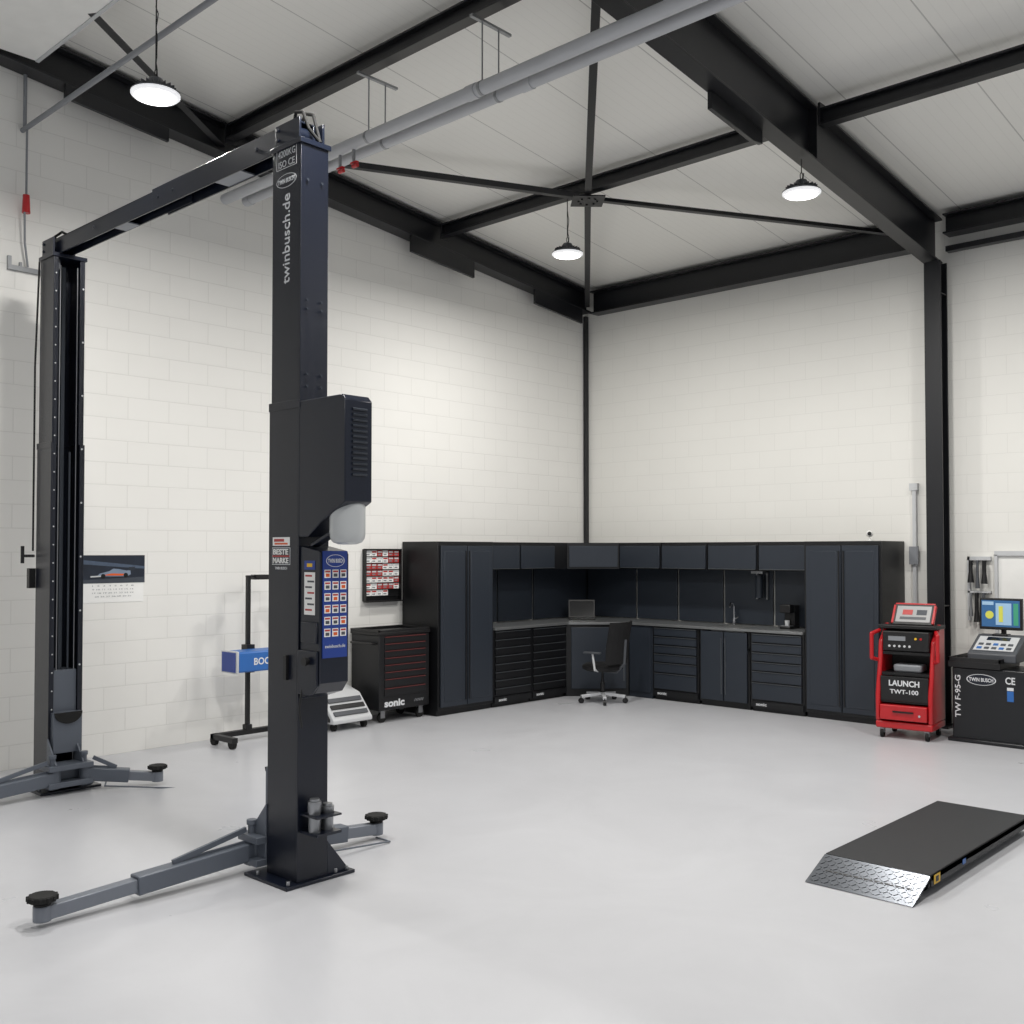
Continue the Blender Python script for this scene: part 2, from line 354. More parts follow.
# ---------------------------------------------------------------- two post lift
lift=thing('two_post_lift','dark navy two-post car lift with overhead beam and grey arms','car lift',(-6.7,3.55,0))
def channel(b,x_closed,x_open,y0,y1,z0,z1,t=.012,lip=.04,m=0):
    s=1 if x_open>x_closed else -1
    def bx(xa,xb,ya,yb): b.box(min(xa,xb),ya,z0,max(xa,xb),yb,z1,m)
    bx(x_closed,x_closed+s*t,y0,y1)
    bx(x_closed+s*t,x_open,y0,y0+t); bx(x_closed+s*t,x_open,y1-t,y1)
    bx(x_open-s*t,x_open,y0+t,y0+lip); bx(x_open-s*t,x_open,y1-lip,y1-t)
def post(xc,xo,near):
    s=1 if xo>xc else -1
    Y1=3.66 if near else 3.72
    e=bpy.data.objects.new('post',None); COL.objects.link(e); e.parent=lift; e.empty_display_size=.1
    e.location=((xc+xo)/2+6.7,0,0)
    b=B(); channel(b,xc,xo,3.45,Y1,.02,2.76)
    channel(b,xc+s*.008,xo-s*.008,3.458,Y1-.008,2.76,4.28)
    b.box(min(xc,xo)-.003,3.446,2.72,max(xc,xo)+.003,3.45,2.77)
    make('column',b,M_POST,e,world=True,bevel=.004)
    b=B()
    for z in (2.85,2.92,3.3,3.35,4.05):
        for y in (3.50,3.6): b.cyl((xc,y,z),(xc-s*.005,y,z),.008,seg=8)
    if not near:
        for i in range(26):
            z=.5+i*.145; b.cyl((xo,3.475,z),(xo+.002,3.475,z),.006,seg=8)
            if i%3==0: b.cyl((xo,Y1-.025,z+.05),(xo+.002,Y1-.025,z+.05),.008,seg=8)
    o=make('rivet',b,M_SLATE if near else M_LGREY,e,world=True); o['kind']='stuff'
    b=B(); x0,x1=min(xc,xo),max(xc,xo)
    b.box(x0-.10 if s<0 else x0-.03,3.36,0,x1+.03 if s<0 else x1+.10,3.84,.02)
    b.prism([(Y1,.02),(3.82,.02),(Y1,.22)],'x',min(xc,xc+s*.014),max(xc,xc+s*.014))
    b.prism([(Y1,.02),(3.82,.02),(Y1,.22)],'x',min(xo-s*.02,xo-s*.006),max(xo-s*.02,xo-s*.006))
    for (px,py) in ((x0-.0,3.39),(x1+.0,3.39),(x0,3.80),(x1,3.80),(x1,3.72)): b.cyl((px,py,.02),(px,py,.045),.012,seg=6,m=1)
    make('base_plate',b,[M_POSTS,M_ZINC],e,world=True,bevel=.003)
    b=B(); cx0,cx1=(xo-s*.24,xo-s*.02); b.box(min(cx0,cx1),3.49,.3,max(cx0,cx1),Y1-.04,.95)
    b.box(min(xo-s*.02,xo+s*.05),3.47,.3,max(xo-s*.02,xo+s*.05),Y1-.02,.62)
    make('carriage',b,M_ARM,e,world=True,bevel=.004)
    b=B(); pts=[(3.585+.11*math.cos(a),.62+.09*math.sin(a)) for a in [math.pi+math.pi*i/14 for i in range(15)]]
    b.prism(pts,'x',min(xo+s*.05,xo+s*.065),max(xo+s*.05,xo+s*.065))
    make('safety_pad',b,M_RUB,e,world=True)
    b=B(); b.box(x0-.004,3.446,4.26,x1+.004,Y1+.004,4.29); b.box(x0+.03,3.46,4.29,x1-.03,3.475,4.42); b.box(x0+.03,3.625,4.29,x1-.03,3.64,4.42)
    b.cyl(((x0+x1)/2,3.47,4.36),((x0+x1)/2,3.63,4.36),.05,seg=24)
    for z in (4.33,4.39): b.cyl((x0+.06,3.45,z),(x0+.06,3.46,z),.012,seg=6)
    make('head_bracket',b,M_POSTS,e,world=True,bevel=.002)
    make('cable_pulley',B().cyl(((x0+x1)/2+.02,3.50,4.22),((x0+x1)/2+.02,3.53,4.22),.06,seg=28).cyl(((x0+x1)/2+.02,3.49,4.22),((x0+x1)/2+.02,3.54,4.22),.02),M_ZINC,e,world=True)
    b=B()
    for y in (3.52,Y1-.06): b.cyl((xo-s*.03,y,.1),(xo-s*.03,y,4.2),.005,seg=8,m=1)
    b.box(min(xo-s*.10,xo-s*.08),3.555,.95,max(xo-s*.10,xo-s*.08),3.585,4.2,2)
    b.box(min(xo-s*.05,xo-s*.045),3.61,.95,max(xo-s*.05,xo-s*.045),3.625,2.7,2)
    make('lifting_cable',b,[M_POSTS,M_ZINC,M_SLATE],e,world=True)
    return e
pn=post(-4.88,-5.18,True); pf=post(-8.49,-8.22,False)
def yoke(e,xo,s):
    b=B(); xa,xb=sorted((xo+s*.0,xo+s*.2))
    b.box(xa,3.38,.06,xb,3.73,.10); b.box(xa,3.38,.19,xb,3.73,.23); b.box(xa,3.44,.1,xa+.08 if s>0 else xb,3.67,.19) if s>0 else b.box(xb-.08,3.44,.1,xb,3.67,.19)
    b.prism([(xo,.23),(xo+s*.17,.23),(xo,.42)],'y',3.44,3.455); b.prism([(xo,.23),(xo+s*.17,.23),(xo,.42)],'y',3.655,3.67)
    for y in (3.43,3.68): b.cyl((xo+s*.13,y,.04),(xo+s*.13,y,.28),.022); b.cyl((xo+s*.13,y,.28),(xo+s*.13,y,.31),.03)
    make('arm_bracket',b,M_ARM,e,world=True,bevel=.003)
yoke(pn,-5.18,-1); yoke(pf,-8.22,1)
def arm(p0,p1,split=.55,w=.1):
    a=bpy.data.objects.new('arm',None); COL.objects.link(a); a.parent=lift; a.location=Vector(p0)-Vector((-6.7,3.55,0)); a.empty_display_size=.1
    p0=Vector(p0);p1=Vector(p1); m=p0.lerp(p1,split); m2=p0.lerp(p1,split-.1); dd=(p1-p0).normalized()
    b=B(); b.bar(p0,m,w,.10); b.bar(p0,m,w*.9,.104) ; b.cyl(p0-Vector((0,0,.08)),p0+Vector((0,0,.08)),.055)
    make('outer_arm',b,M_ARM,a,world=True,bevel=.006)
    make('inner_arm',B().bar(m2,p1,w*.72,.07).cyl(p1-Vector((0,0,.04)),p1+Vector((0,0,.04)),.045),M_ARM2,a,world=True,bevel=.005)
    b=B(); g0=p0+dd*.05+Vector((0,0,.06)); g1=p0+dd*(p1-p0).length*.42+Vector((0,0,.06)); b.bar(g0+Vector((0,0,.07)),g1,.02,.03); 
    b.bar(g0+Vector((0,0,.0)),g1,.012,.012)
    make('stiffener',b,M_ARM,a,world=True)
    n=dd.cross(Vector((0,0,1))).normalized(); z=Vector((0,0,-.06))
    q0=p0+dd*.15; q1=p0+dd*.7
    make('toe_guard',B().tube([q0+z,q0+n*.16+z,q1+n*.14+z,q1+z],.006,seg=8),M_ARM,a,world=True)
    pe=B().lathe([(0,.035),(.04,.035),(.045,.05),(.028,.053),(.028,.058),(.066,.06),(.07,.066),(.07,.086),(.064,.092),(0,.09)],p1,28)
    for i in range(12):
        t=i*math.pi/6; pe.cyl(p1+Vector((.069*math.cos(t),.069*math.sin(t),.064)),p1+Vector((.069*math.cos(t),.069*math.sin(t),.088)),.009,seg=6)
    make('lift_pad',pe,M_RUB,a,world=True,label='round black rubber lifting pad')
    return a
arm((-5.31,3.44,.13),(-5.31,2.21,.070),.6)
arm((-5.31,3.68,.13),(-5.31,4.38,.070),.62)
arm((-8.09,3.44,.13),(-8.0,2.25,.070),.6)
arm((-8.09,3.70,.13),(-7.83,4.17,.070),.6)
ob=bpy.data.objects.new('overhead_beam',None); COL.objects.link(ob); ob.parent=lift; ob.location=(0,0,4.3)
b=B(); b.box(-8.45,3.50,4.29,-6.35,3.51,4.42); b.box(-8.45,3.60,4.29,-6.35,3.61,4.42); b.box(-8.45,3.5,4.41,-6.35,3.61,4.42)
b.box(-6.7,3.49,4.28,-4.98,3.50,4.425); b.box(-6.7,3.61,4.28,-4.98,3.62,4.425); b.box(-6.7,3.49,4.42,-4.98,3.62,4.43)
for x in (-8.3,-7.6,-6.62,-6.42,-5.4,-5.15): b.cyl((x,3.485,4.36),(x,3.49,4.36),.014,seg=6)
make('beam_channel',b,M_POSTS,ob,world=True,bevel=.002)
b=B(); b.bar((-8.3,3.53,4.32),(-5.1,3.53,4.32),.02,.02); b.bar((-8.1,3.555,4.345),(-5.2,3.555,4.345),.035,.008); b.box(-7.3,3.51,4.29,-7.1,3.6,4.30); b.box(-5.9,3.5,4.285,-5.6,3.61,4.295)
make('shut_off_bar',b,M_ARM2,ob,world=True)
b=B(); b.tube([(-5.05,3.52,4.42),(-5.0,3.5,4.48),(-4.93,3.5,4.46),(-4.90,3.52,4.36),(-4.885,3.58,4.30)],.010); b.tube([(-5.08,3.58,4.42),(-5.02,3.58,4.5),(-4.94,3.58,4.47),(-4.90,3.6,4.3)],.010)
make('hydraulic_hose',b,M_RUB,lift,world=True)
b=B(); b.tube([(-8.15,3.55,4.42),(-8.25,3.53,4.47),(-8.38,3.53,4.46),(-8.44,3.55,4.36)],.010); b.tube([(-8.46,3.44,4.25),(-8.5,3.43,3.4),(-8.5,3.43,1.9)],.008)
make('hydraulic_hose',b,M_RUB,lift,world=True)
cb_=bpy.data.objects.new('power_unit',None); COL.objects.link(cb_); cb_.parent=lift; cb_.location=(2.03,0,2.1)
b=B(); b.prism([(-4.885,2.76),(-4.49,2.76),(-4.46,2.73),(-4.46,2.17),(-4.68,2.06),(-4.80,1.98),(-4.885,1.98)],'y',3.452,3.64)
make('motor_cover',b,M_POSTS,cb_,world=True,bevel=.006)
for i in range(13):
    z=2.68-i*.03; make('vent_louvre',B().ob((-4.455,3.55,z),(.012,.10,.010),Matrix.Rotation(.6,3,'Y')),M_SLATE,cb_,world=True)
b=B().lathe([(0,1.935),(.05,1.937),(.08,1.948),(.095,1.968),(.10,1.995),(.10,2.2),(0,2.2)],(-4.575,3.56,0),32)
make('oil_tank',b,M_TANK,cb_,world=True,label='translucent white oil tank')
b=B(); b.prism([(-4.88,1.93),(-4.70,1.90),(-4.69,1.88),(-4.69,1.16),(-4.74,1.10),(-4.88,1.06)],'y',3.46,3.66); b.bar((-4.80,3.5,1.93),(-4.62,3.5,2.0),.06,.02)
b.box(-4.86,3.45,1.38,-4.71,3.46,1.50); b.prism([(-4.88,1.34),(-4.70,1.34),(-4.70,1.14),(-4.75,1.09),(-4.88,1.09)],'y',3.445,3.46)
make('control_box',b,M_POSTS,cb_,world=True,bevel=.005)
make('push_button',B().cyl((-4.78,3.445,1.28),(-4.78,3.43,1.28),.018).cyl((-4.78,3.43,1.28),(-4.78,3.415,1.28),.024),M_BLACK,cb_,world=True)
make('release_lever',B().tube([(-4.84,3.45,1.12),(-4.84,3.43,1.0),(-4.84,3.45,.9)],.006),M_BLACK,cb_,world=True)
make('grab_handle',B().box(-5.0,3.43,1.16,-4.97,3.45,1.30),M_BLACK,pn,world=True)
b=B().box(-4.69,3.475,1.30,-4.684,3.645,1.90)
make('instruction_panel',b,M_BLUE,cb_,world=True)
def badge(parent,c,w,h,face='-y',dark=M_POSTS,txt='TWIN BUSCH'):
    xd,yd=[Vector(q) for q in FACE[face]]; n=xd.cross(yd); c=Vector(c)
    for k,(sc,m) in enumerate(((1.0,M_LET),(.93,dark))):
        bb=B(); pts=[c+xd*(w/2*sc*math.cos(a))+yd*(h/2*sc*(1 if k==0 else .98)*math.sin(a)) for a in [i*math.pi/16 for i in range(32)]]
        v=[p+n*.0005*(k) for p in pts]+[p+n*(.0015+.0008*k) for p in pts]
        bb.add(v,[tuple(range(32))[::-1],tuple(range(32,64))]+[(i,(i+1)%32,(i+1)%32+32,i+32) for i in range(32)])
        make('badge_plate',bb,m,parent,world=True)
    text('badge_lettering',parent,txt,c+n*.0026,face,w=w*.82,h=h*.34,m=M_LET,bold=.02)
def sticker(parent,c,w,h,face,m,name='sticker',off=0):
    xd,yd=[Vector(q) for q in FACE[face]]; n=xd.cross(yd); c=Vector(c)
    R=Matrix((xd,yd,n)).transposed()
    return make(name,B().ob(c+n*(.001+off),(w,h,.0016),R),m,parent,world=True)
badge(cb_,(-4.683,3.56,1.845),.13,.07,'+x',M_BLUE)
for i in range(6):
    for j,y in enumerate((3.505,3.56,3.615)):
        z=1.772-i*.066
        sticker(cb_,(-4.683,y,z),.042,.046,'+x',M_PAPER,'pictogram')
        sticker(cb_,(-4.683,y,z+.013),.034,.010,'+x',M_REDC,'pictogram',.001)
        sticker(cb_,(-4.683,y,z-.008),.026,.018,'+x',M_ORG if (i+j)%3==0 else M_DGREY,'pictogram',.001)
text('lettering',cb_,'twinbusch.de',(-4.683,3.56,1.365),'+x',w=.14,m=M_LET)
yt=3.457
text('lettering',pn,'4200KG',(-5.03,yt,4.236),'-y',w=.17,h=.040)
text('lettering',pn,'ISO CE',(-5.03,yt,4.175),'-y',w=.16,h=.040)
b=B()
for (x0,z0,x1,z1) in ((-5.13,4.265,-4.93,4.268),(-5.13,4.145,-4.93,4.148),(-5.13,4.145,-5.127,4.268),(-4.933,4.145,-4.93,4.268)): b.box(x0,yt-.002,z0,x1,yt,z1)
make('label_border',b,M_LET,pn,world=True)
badge(pn,(-5.03,yt,4.07),.20,.08,'-y',M_POST)
text('lettering',pn,'twinbusch.de',(-5.03,yt,3.725),'-y_up',w=.53,bold=.004)
sticker(pn,(-5.05,3.449,1.955),.17,.05,'-y',M_PAPER); sticker(pn,(-5.07,3.449,1.962),.10,.016,'-y',M_REDC,'sticker',.001); sticker(pn,(-5.05,3.449,1.942),.13,.010,'-y',M_ORG,'sticker',.001)
sticker(pn,(-5.05,3.449,1.87),.18,.10,'-y',M_LET); sticker(pn,(-5.05,3.449,1.87),.172,.092,'-y',M_SLATE,'sticker',.001); sticker(pn,(-5.05,3.449,1.87),.172,.008,'-y',M_REDC,'sticker',.0015)
text('lettering',pn,'BESTE',(-5.05,3.445,1.895),'-y',w=.15,h=.033,m=M_PAPER,bold=.03)
text('lettering',pn,'MARKE',(-5.05,3.445,1.845),'-y',w=.155,h=.033,m=M_PAPER,bold=.03)
text('lettering',pn,'TWIN BUSCH',(-5.05,3.448,1.80),'-y',w=.12,h=.016,m=M_LET,bold=.01)
sticker(cb_,(-4.785,3.459,1.66),.10,.24,'-y',M_PAPER)
for k in range(7): sticker(cb_,(-4.785+(.012 if k%2 else -.008),3.459,1.76-k*.032),.062,.010,'-y',M_DGREY if k%3 else M_REDC,'sticker',.001)
sticker(cb_,(-4.785,3.459,1.82),.10,.05,'-y',M_BLUE); sticker(cb_,(-4.785,3.459,1.82),.05,.02,'-y',M_YEL,'sticker',.001)
b=B().box(-4.88,3.47,.30,-4.72,3.64,.315).box(-4.88,3.47,.40,-4.72,3.64,.41)
make('adapter_holder',b,M_POSTS,lift,world=True)
for (x,y,h) in ((-4.80,3.51,.17),(-4.80,3.60,.13)):
    make('height_adapter',B().lathe([(0,.315),(.034,.315),(.034,.315+h*.6),(.038,.315+h*.65),(.038,.315+h),(.028,.315+h),(.028,.33+h),(0,.33+h)],(x,y,0),20),M_ZINC,lift,world=True,label='zinc-plated steel height adapter')
make('release_lever',B().tube([(-8.50,3.44,1.86),(-8.58,3.38,1.86)],.012).cyl((-8.58,3.38,1.80),(-8.58,3.38,1.94),.014),M_BLACK,lift,world=True)
make('lock_cover',B().box(-8.54,3.40,1.6,-8.49,3.45,1.76),M_BLACK,lift,world=True)

# ---------------------------------------------------------------- platform lift
pl=thing('platform_lift','low black ramp lift platform with bright checker-plate ramp','lift platform',(-2.51,6.6,0))
b=B(); b.box(-2.82,5.75,.075,-2.20,7.50,.11); b.box(-2.80,5.76,.03,-2.77,7.49,.075); b.box(-2.25,5.76,.03,-2.22,7.49,.075); b.box(-2.8,7.46,.03,-2.22,7.49,.075)
b.box(-2.82,5.75,.03,-2.81,7.5,.11); b.box(-2.21,5.75,.045,-2.20,7.5,.11)
make('platform',b,M_PLAT,pl,world=True,bevel=.003)
b=B().box(-2.76,5.80,0,-2.70,7.45,.03).box(-2.32,5.80,0,-2.26,7.45,.03).box(-2.76,5.8,0,-2.26,5.86,.03).box(-2.76,7.39,0,-2.26,7.45,.03)
make('base_frame',b,M_STEEL,pl,world=True)
b=B(); b.prism([(5.74,.108),(5.74,.098),(5.50,.0),(5.488,.004)],'x',-2.82,-2.20)
dv=Vector((0,-.252,-.104)).normalized(); nv=Vector((0,-.104,.252)).normalized()
for i in range(20):
    for j in range(8):
        c=Vector((-2.795+i*.03,5.74,.108))+dv*(.022+j*.031)+nv*.001
        a=.8 if (i+j)%2 else -.8
        xv=Vector((1,0,0))*math.cos(a)+dv*math.sin(a); yv=nv.cross(xv)
        b.ob(c,(.026,.006,.003),Matrix((xv,yv,nv)).transposed())
make('ramp',b,M_PLATE,pl,world=True,label='bright checker-plate ramp')
make('ramp_roller',B().cyl((-2.75,5.62,.03),(-2.25,5.62,.03),.028),M_BLACK,pl,world=True)
sticker(pl,(-2.1995,5.83,.078),.09,.05,'+x',M_YEL); sticker(pl,(-2.1995,5.83,.078),.04,.03,'+x',M_BLACK,'sticker',.001)
sticker(pl,(-2.1995,6.25,.08),.05,.03,'+x',M_LBLUE)

# ---------------------------------------------------------------- cabinets
def front_map(side):
    if side=='L': return lambda u,d,z:(-8.65-d,u,z)
    return lambda u,d,z:(u,10.90+d,z)
def fbox(b,f,u0,u1,d0,d1,z0,z1,m=0):
    p=f(u0,d0,z0); q=f(u1,d1,z1)
    return b.box(min(p[0],q[0]),min(p[1],q[1]),z0,max(p[0],q[0]),max(p[1],q[1]),z1,m)
def nface(side): return '+x' if side=='L' else '-y'
HT=2.01
def base_loc(f,u0,u1,z=0): p=f((u0+u1)/2,.3,z); return (p[0],p[1],z)
def tall(side,u0,u1):
    f=front_map(side); t=thing('tall_cabinet','tall black workshop locker with two slate-grey doors','cabinet',base_loc(f,u0,u1),group='tall lockers')
    b=B(); fbox(b,f,u0,u1,.02,.64,.06,HT); fbox(b,f,u0+.01,u1-.01,.05,.6,0,.06)
    make('body',b,M_CAB,t,world=True,bevel=.003)
    mid=(u0+u1)/2
    for (a,c,hs) in ((u0+.03,mid-.006,1),(mid+.006,u1-.03,-1)):
        dr=bpy.data.objects.new('door',None); COL.objects.link(dr); dr.parent=t; dr.location=Vector(f((a+c)/2,0,0))-t.location
        b=B(); fbox(b,f,a,c,-.004,.018,.10,HT-.05); fbox(b,f,a+.05,c-.05,-.008,0,.16,HT-.11) 
        make('door_panel',b,M_SLATE,dr,world=True,bevel=.004)
        hx=c-.022 if hs>0 else a+.022
        b=B(); fbox(b,f,hx-.008,hx+.008,-.012,0,.16,HT-.11); make('handle',b,M_CAB,dr,world=True)
    return t
def drawers(side,u0,u1,n,style=0,sonic=True):
    f=front_map(side); t=thing('drawer_cabinet','black workshop drawer cabinet below the worktop','cabinet',base_loc(f,u0,u1),group='base drawer cabinets')
    b=B(); fbox(b,f,u0,u1,.02,.62,.05,.935); fbox(b,f,u0+.01,u1-.01,.05,.6,0,.05); make('body',b,M_CAB,t,world=True)
    b=B(); fbox(b,f,u0+.01,u1-.01,.0,.02,.05,.125); make('plinth_panel',b,M_CAB,t,world=True)
    z0,z1=.14,.925; hs=[1]*n
    if style==1: hs=[1.9,1.2]+[1]*(n-2)
    tot=sum(hs); z=z0
    for h in hs:
        hh=(z1-z0)*h/tot
        dr=bpy.data.objects.new('drawer',None); COL.objects.link(dr); dr.parent=t; dr.location=Vector(f((u0+u1)/2,0,z))-t.location
        b=B(); fbox(b,f,u0+.03,u1-.03,-.004,.018,z+.006,z+hh-.02); make('drawer_front',b,M_SLATE if style else M_CAB,dr,world=True,bevel=.002)
        b=B(); fbox(b,f,u0+.03,u1-.03,-.012,.012,z+hh-.016,z+hh-.009); make('handle',b,M_EDGE,dr,world=True)
        z+=hh
    if sonic: text('lettering',t,'sonic',f(u0+.15,-.001,.088),nface(side),w=.14,h=.035,m=M_LET,bold=.02)
    return t
def doors(side,u0,u1):
    f=front_map(side); t=thing('sink_cabinet','black base cabinet with two slate-grey doors under the sink','cabinet',base_loc(f,u0,u1))
    b=B(); fbox(b,f,u0,u1,.02,.60,.05,.935-.2); fbox(b,f,u0,u0+.02,.02,.6,.7,.935); fbox(b,f,u1-.02,u1,.02,.6,.7,.935); fbox(b,f,u0+.01,u1-.01,.05,.6,0,.05); make('body',b,M_CAB,t,world=True)
    mid=(u0+u1)/2
    for (a,c,hs) in ((u0+.03,mid-.008,1),(mid+.008,u1-.03,-1)):
        dr=bpy.data.objects.new('door',None); COL.objects.link(dr); dr.parent=t; dr.location=Vector(f((a+c)/2,0,0))-t.location
        b=B(); fbox(b,f,a,c,-.004,.018,.08,.92); make('door_panel',b,M_SLATE,dr,world=True,bevel=.004)
        hx=c-.02 if hs>0 else a+.02
        b=B(); fbox(b,f,hx-.005,hx+.005,-.012,0,.16,.84); make('handle',b,M_EDGE,dr,world=True)
def upper(side,u0,u1):
    f=front_map(side); t=thing('wall_cabinet','slate-grey wall cabinet with a lift-up flap above the worktop','cabinet',(f((u0+u1)/2,.42,0)[0],f((u0+u1)/2,.42,0)[1],1.66),group='wall cabinets')
    b=B(); fbox(b,f,u0,u1,.22,.64,1.66,HT); make('body',b,M_CAB,t,world=True)
    b=B(); fbox(b,f,u0+.015,u1-.015,.195,.218,1.68,HT-.045); make('flap_door',b,M_SLATE,t,world=True,bevel=.004)
    b=B(); fbox(b,f,u0+.02,u1-.02,.188,.2,1.674,1.681); make('handle',b,M_EDGE,t,world=True)
tall('L',8.05,8.96); tall('R',-5.59,-4.68)
drawers('L',8.96,9.645,8); drawers('L',9.65,10.33,8)
drawers('R',-7.70,-7.01,6,1); doors('R',-7.0,-6.30); drawers('R',-6.29,-5.595,6,1)
upper('L',8.965,9.645); upper('L',9.65,10.33)
for a,c in ((-8.38,-7.71),(-7.70,-7.01),(-7.0,-6.30),(-6.29,-5.595)): upper('R',a,c)
t=thing('corner_cabinet','black corner base cabinet with a slate-grey diagonal door','cabinet',(-8.8,11.1,0))
b=B(); b.prism([(-8.67,10.34),(-8.09,10.92),(-8.09,11.52),(-9.27,11.52),(-9.27,10.34)],'z',.0,.935)
make('body',b,M_CAB,t,world=True)
n=Vector((.7071,-.7071,0)); dd=Vector((.7071,.7071,0)); c0=Vector((-8.37,10.64,.5))+n*.012
R=Matrix((dd,-n,Vector((0,0,1)))).transposed()
make('door',B().ob(c0,(.72,.02,.80),R),M_SLATE,t,world=True,bevel=.004)
make('handle',B().ob(c0+dd*.33+n*.013,(.012,.01,.6),R),M_EDGE,t,world=True)
b=B().box(-8.08,10.92,.0,-7.71,11.5,.935).box(-8.06,10.90,.08,-7.73,10.92,.92)
solo('filler_cabinet',b,M_SLATE,'narrow slate-grey base panel beside the corner cabinet','cabinet',bevel=.003)
t=thing('wall_cabinet','wide slate-grey diagonal corner wall cabinet above the worktop','cabinet',(-8.9,11.1,1.66),group='wall cabinets')
b=B(); b.prism([(-8.87,10.335),(-8.87,10.60),(-8.385,11.11),(-8.385,11.52),(-9.27,11.52),(-9.27,10.335)],'z',1.66,HT); make('body',b,M_CAB,t,world=True)
c0=Vector((-8.63,10.86,1.825)); 
d2=Vector((-8.40,11.10,0))-Vector((-8.87,10.60,0)); d2.normalize(); n2=Vector((d2.y,-d2.x,0)); R2=Matrix((d2,-n2,Vector((0,0,1)))).transposed()
make('flap_door',B().ob(c0+n2*.012,(.66,.02,.285),R2),M_SLATE,t,world=True,bevel=.004)
t=thing('worktop','long L-shaped steel-edged dark worktop running into the corner','worktop',(-8.0,11.2,.936))
b=B(); b.prism([(-8.63,8.965),(-8.63,10.34),(-8.07,10.88),(-7.0,10.88),(-7.0,11.495),(-9.245,11.495),(-9.245,8.965)],'z',.937,.968)
b.box(-7.0,10.88,.937,-6.88,11.495,.968).box(-6.42,10.88,.937,-5.6,11.495,.968).box(-6.88,10.88,.937,-6.42,11.0,.968).box(-6.88,11.38,.937,-6.42,11.495,.968)
make('slab',b,M_TOP,t,world=True,bevel=.002)
b=B().box(-6.88,11.0,.78,-6.87,11.38,.97).box(-6.43,11.0,.78,-6.42,11.38,.97).box(-6.87,11.0,.78,-6.43,11.01,.97).box(-6.87,11.37,.78,-6.43,11.38,.97).box(-6.88,11.0,.77,-6.42,11.38,.78)
make('sink_basin',b,M_SS,t,world=True)
b=B().cyl((-6.82,11.44,.969),(-6.82,11.44,1.05),.022).tube([(-6.82,11.44,1.05),(-6.82,11.44,1.2),(-6.80,11.38,1.25),(-6.78,11.30,1.25),(-6.77,11.25,1.2)],.012).tube([(-6.82,11.44,1.03),(-6.75,11.42,1.07)],.008)
solo('faucet',b,M_CHR,'chrome swan-neck tap standing behind the sink','faucet')
b=B()
for (a,c) in ((-8.38,-7.71),(-7.70,-7.01),(-7.0,-6.30),(-6.29,-5.6)): b.box(a+.01,11.50,.98,c-.01,11.53,1.655)
for (a,c) in ((8.97,9.64),(9.65,10.33),(10.35,11.49)): b.box(-9.28,a+.01,.98,-9.25,c-.01,1.655)
b.box(-9.24,11.5,.98,-8.4,11.53,1.655)
solo('back_panel',b,M_SLATE,'dark slate tool panels between worktop and wall cabinets','panel',bevel=.003)
t=thing('laptop','open black laptop standing on the corner worktop','laptop',(-8.83,10.86,.969),rz=math.radians(40))
make('keyboard_base',B().box(-.18,-.14,0,.18,.1,.018),M_BLACK,t,bevel=.003)
Rl=Matrix.Rotation(-.25,3,'X')
lid=make('lid',B().ob((0,.14,.14),(.36,.012,.25),Rl),M_BLACK,t,bevel=.003)
make('screen',B().ob(Vector((0,.14,.14))+Rl@Vector((0,-.0066,0)),(.33,.002,.21),Rl),M_DSCR,t)
t=thing('paper_towel_holder','dark wall-mounted towel holder above the worktop','towel holder',(-6.45,11.42,1.3))
make('holder',B().box(-6.52,11.34,1.62,-6.36,11.49,1.65).box(-6.52,11.46,1.3,-6.50,11.49,1.62).box(-6.38,11.46,1.3,-6.36,11.49,1.62),M_ZINC,t,world=True)
make('towel_roll',B().cyl((-6.44,11.40,1.32),(-6.44,11.40,1.6),.05),M_SLATE,t,world=True)
t=thing('coffee_machine','small black coffee machine on the worktop','coffee machine',(-5.98,11.3,.969))
b=B().box(-6.05,11.18,.969,-5.91,11.42,1.0).box(-6.05,11.3,1.0,-5.91,11.42,1.25).box(-6.05,11.18,1.16,-5.91,11.3,1.26)
make('body',b,M_BLACK,t,world=True,bevel=.01); make('drip_tray',B().box(-6.04,11.185,1.0,-5.92,11.28,1.01),M_ZINC,t,world=True)
make('cup',B().cyl((-5.98,11.24,1.01),(-5.98,11.24,1.07),.025,.03),M_LGREY,t,world=True)
t=thing('security_camera','small white camera on a stand on top of the locker','camera',(-4.98,11.3,HT))
make('stand',B().cyl((0,0,0),(0,0,.015),.035).cyl((0,0,.015),(0,0,.06),.008),M_WHITE,t); make('camera_head',B().ball((0,0,.085),.038),M_WHITE,t); make('lens',B().cyl((.012,-.03,.088),(.018,-.045,.088),.022),M_BLACK,t)

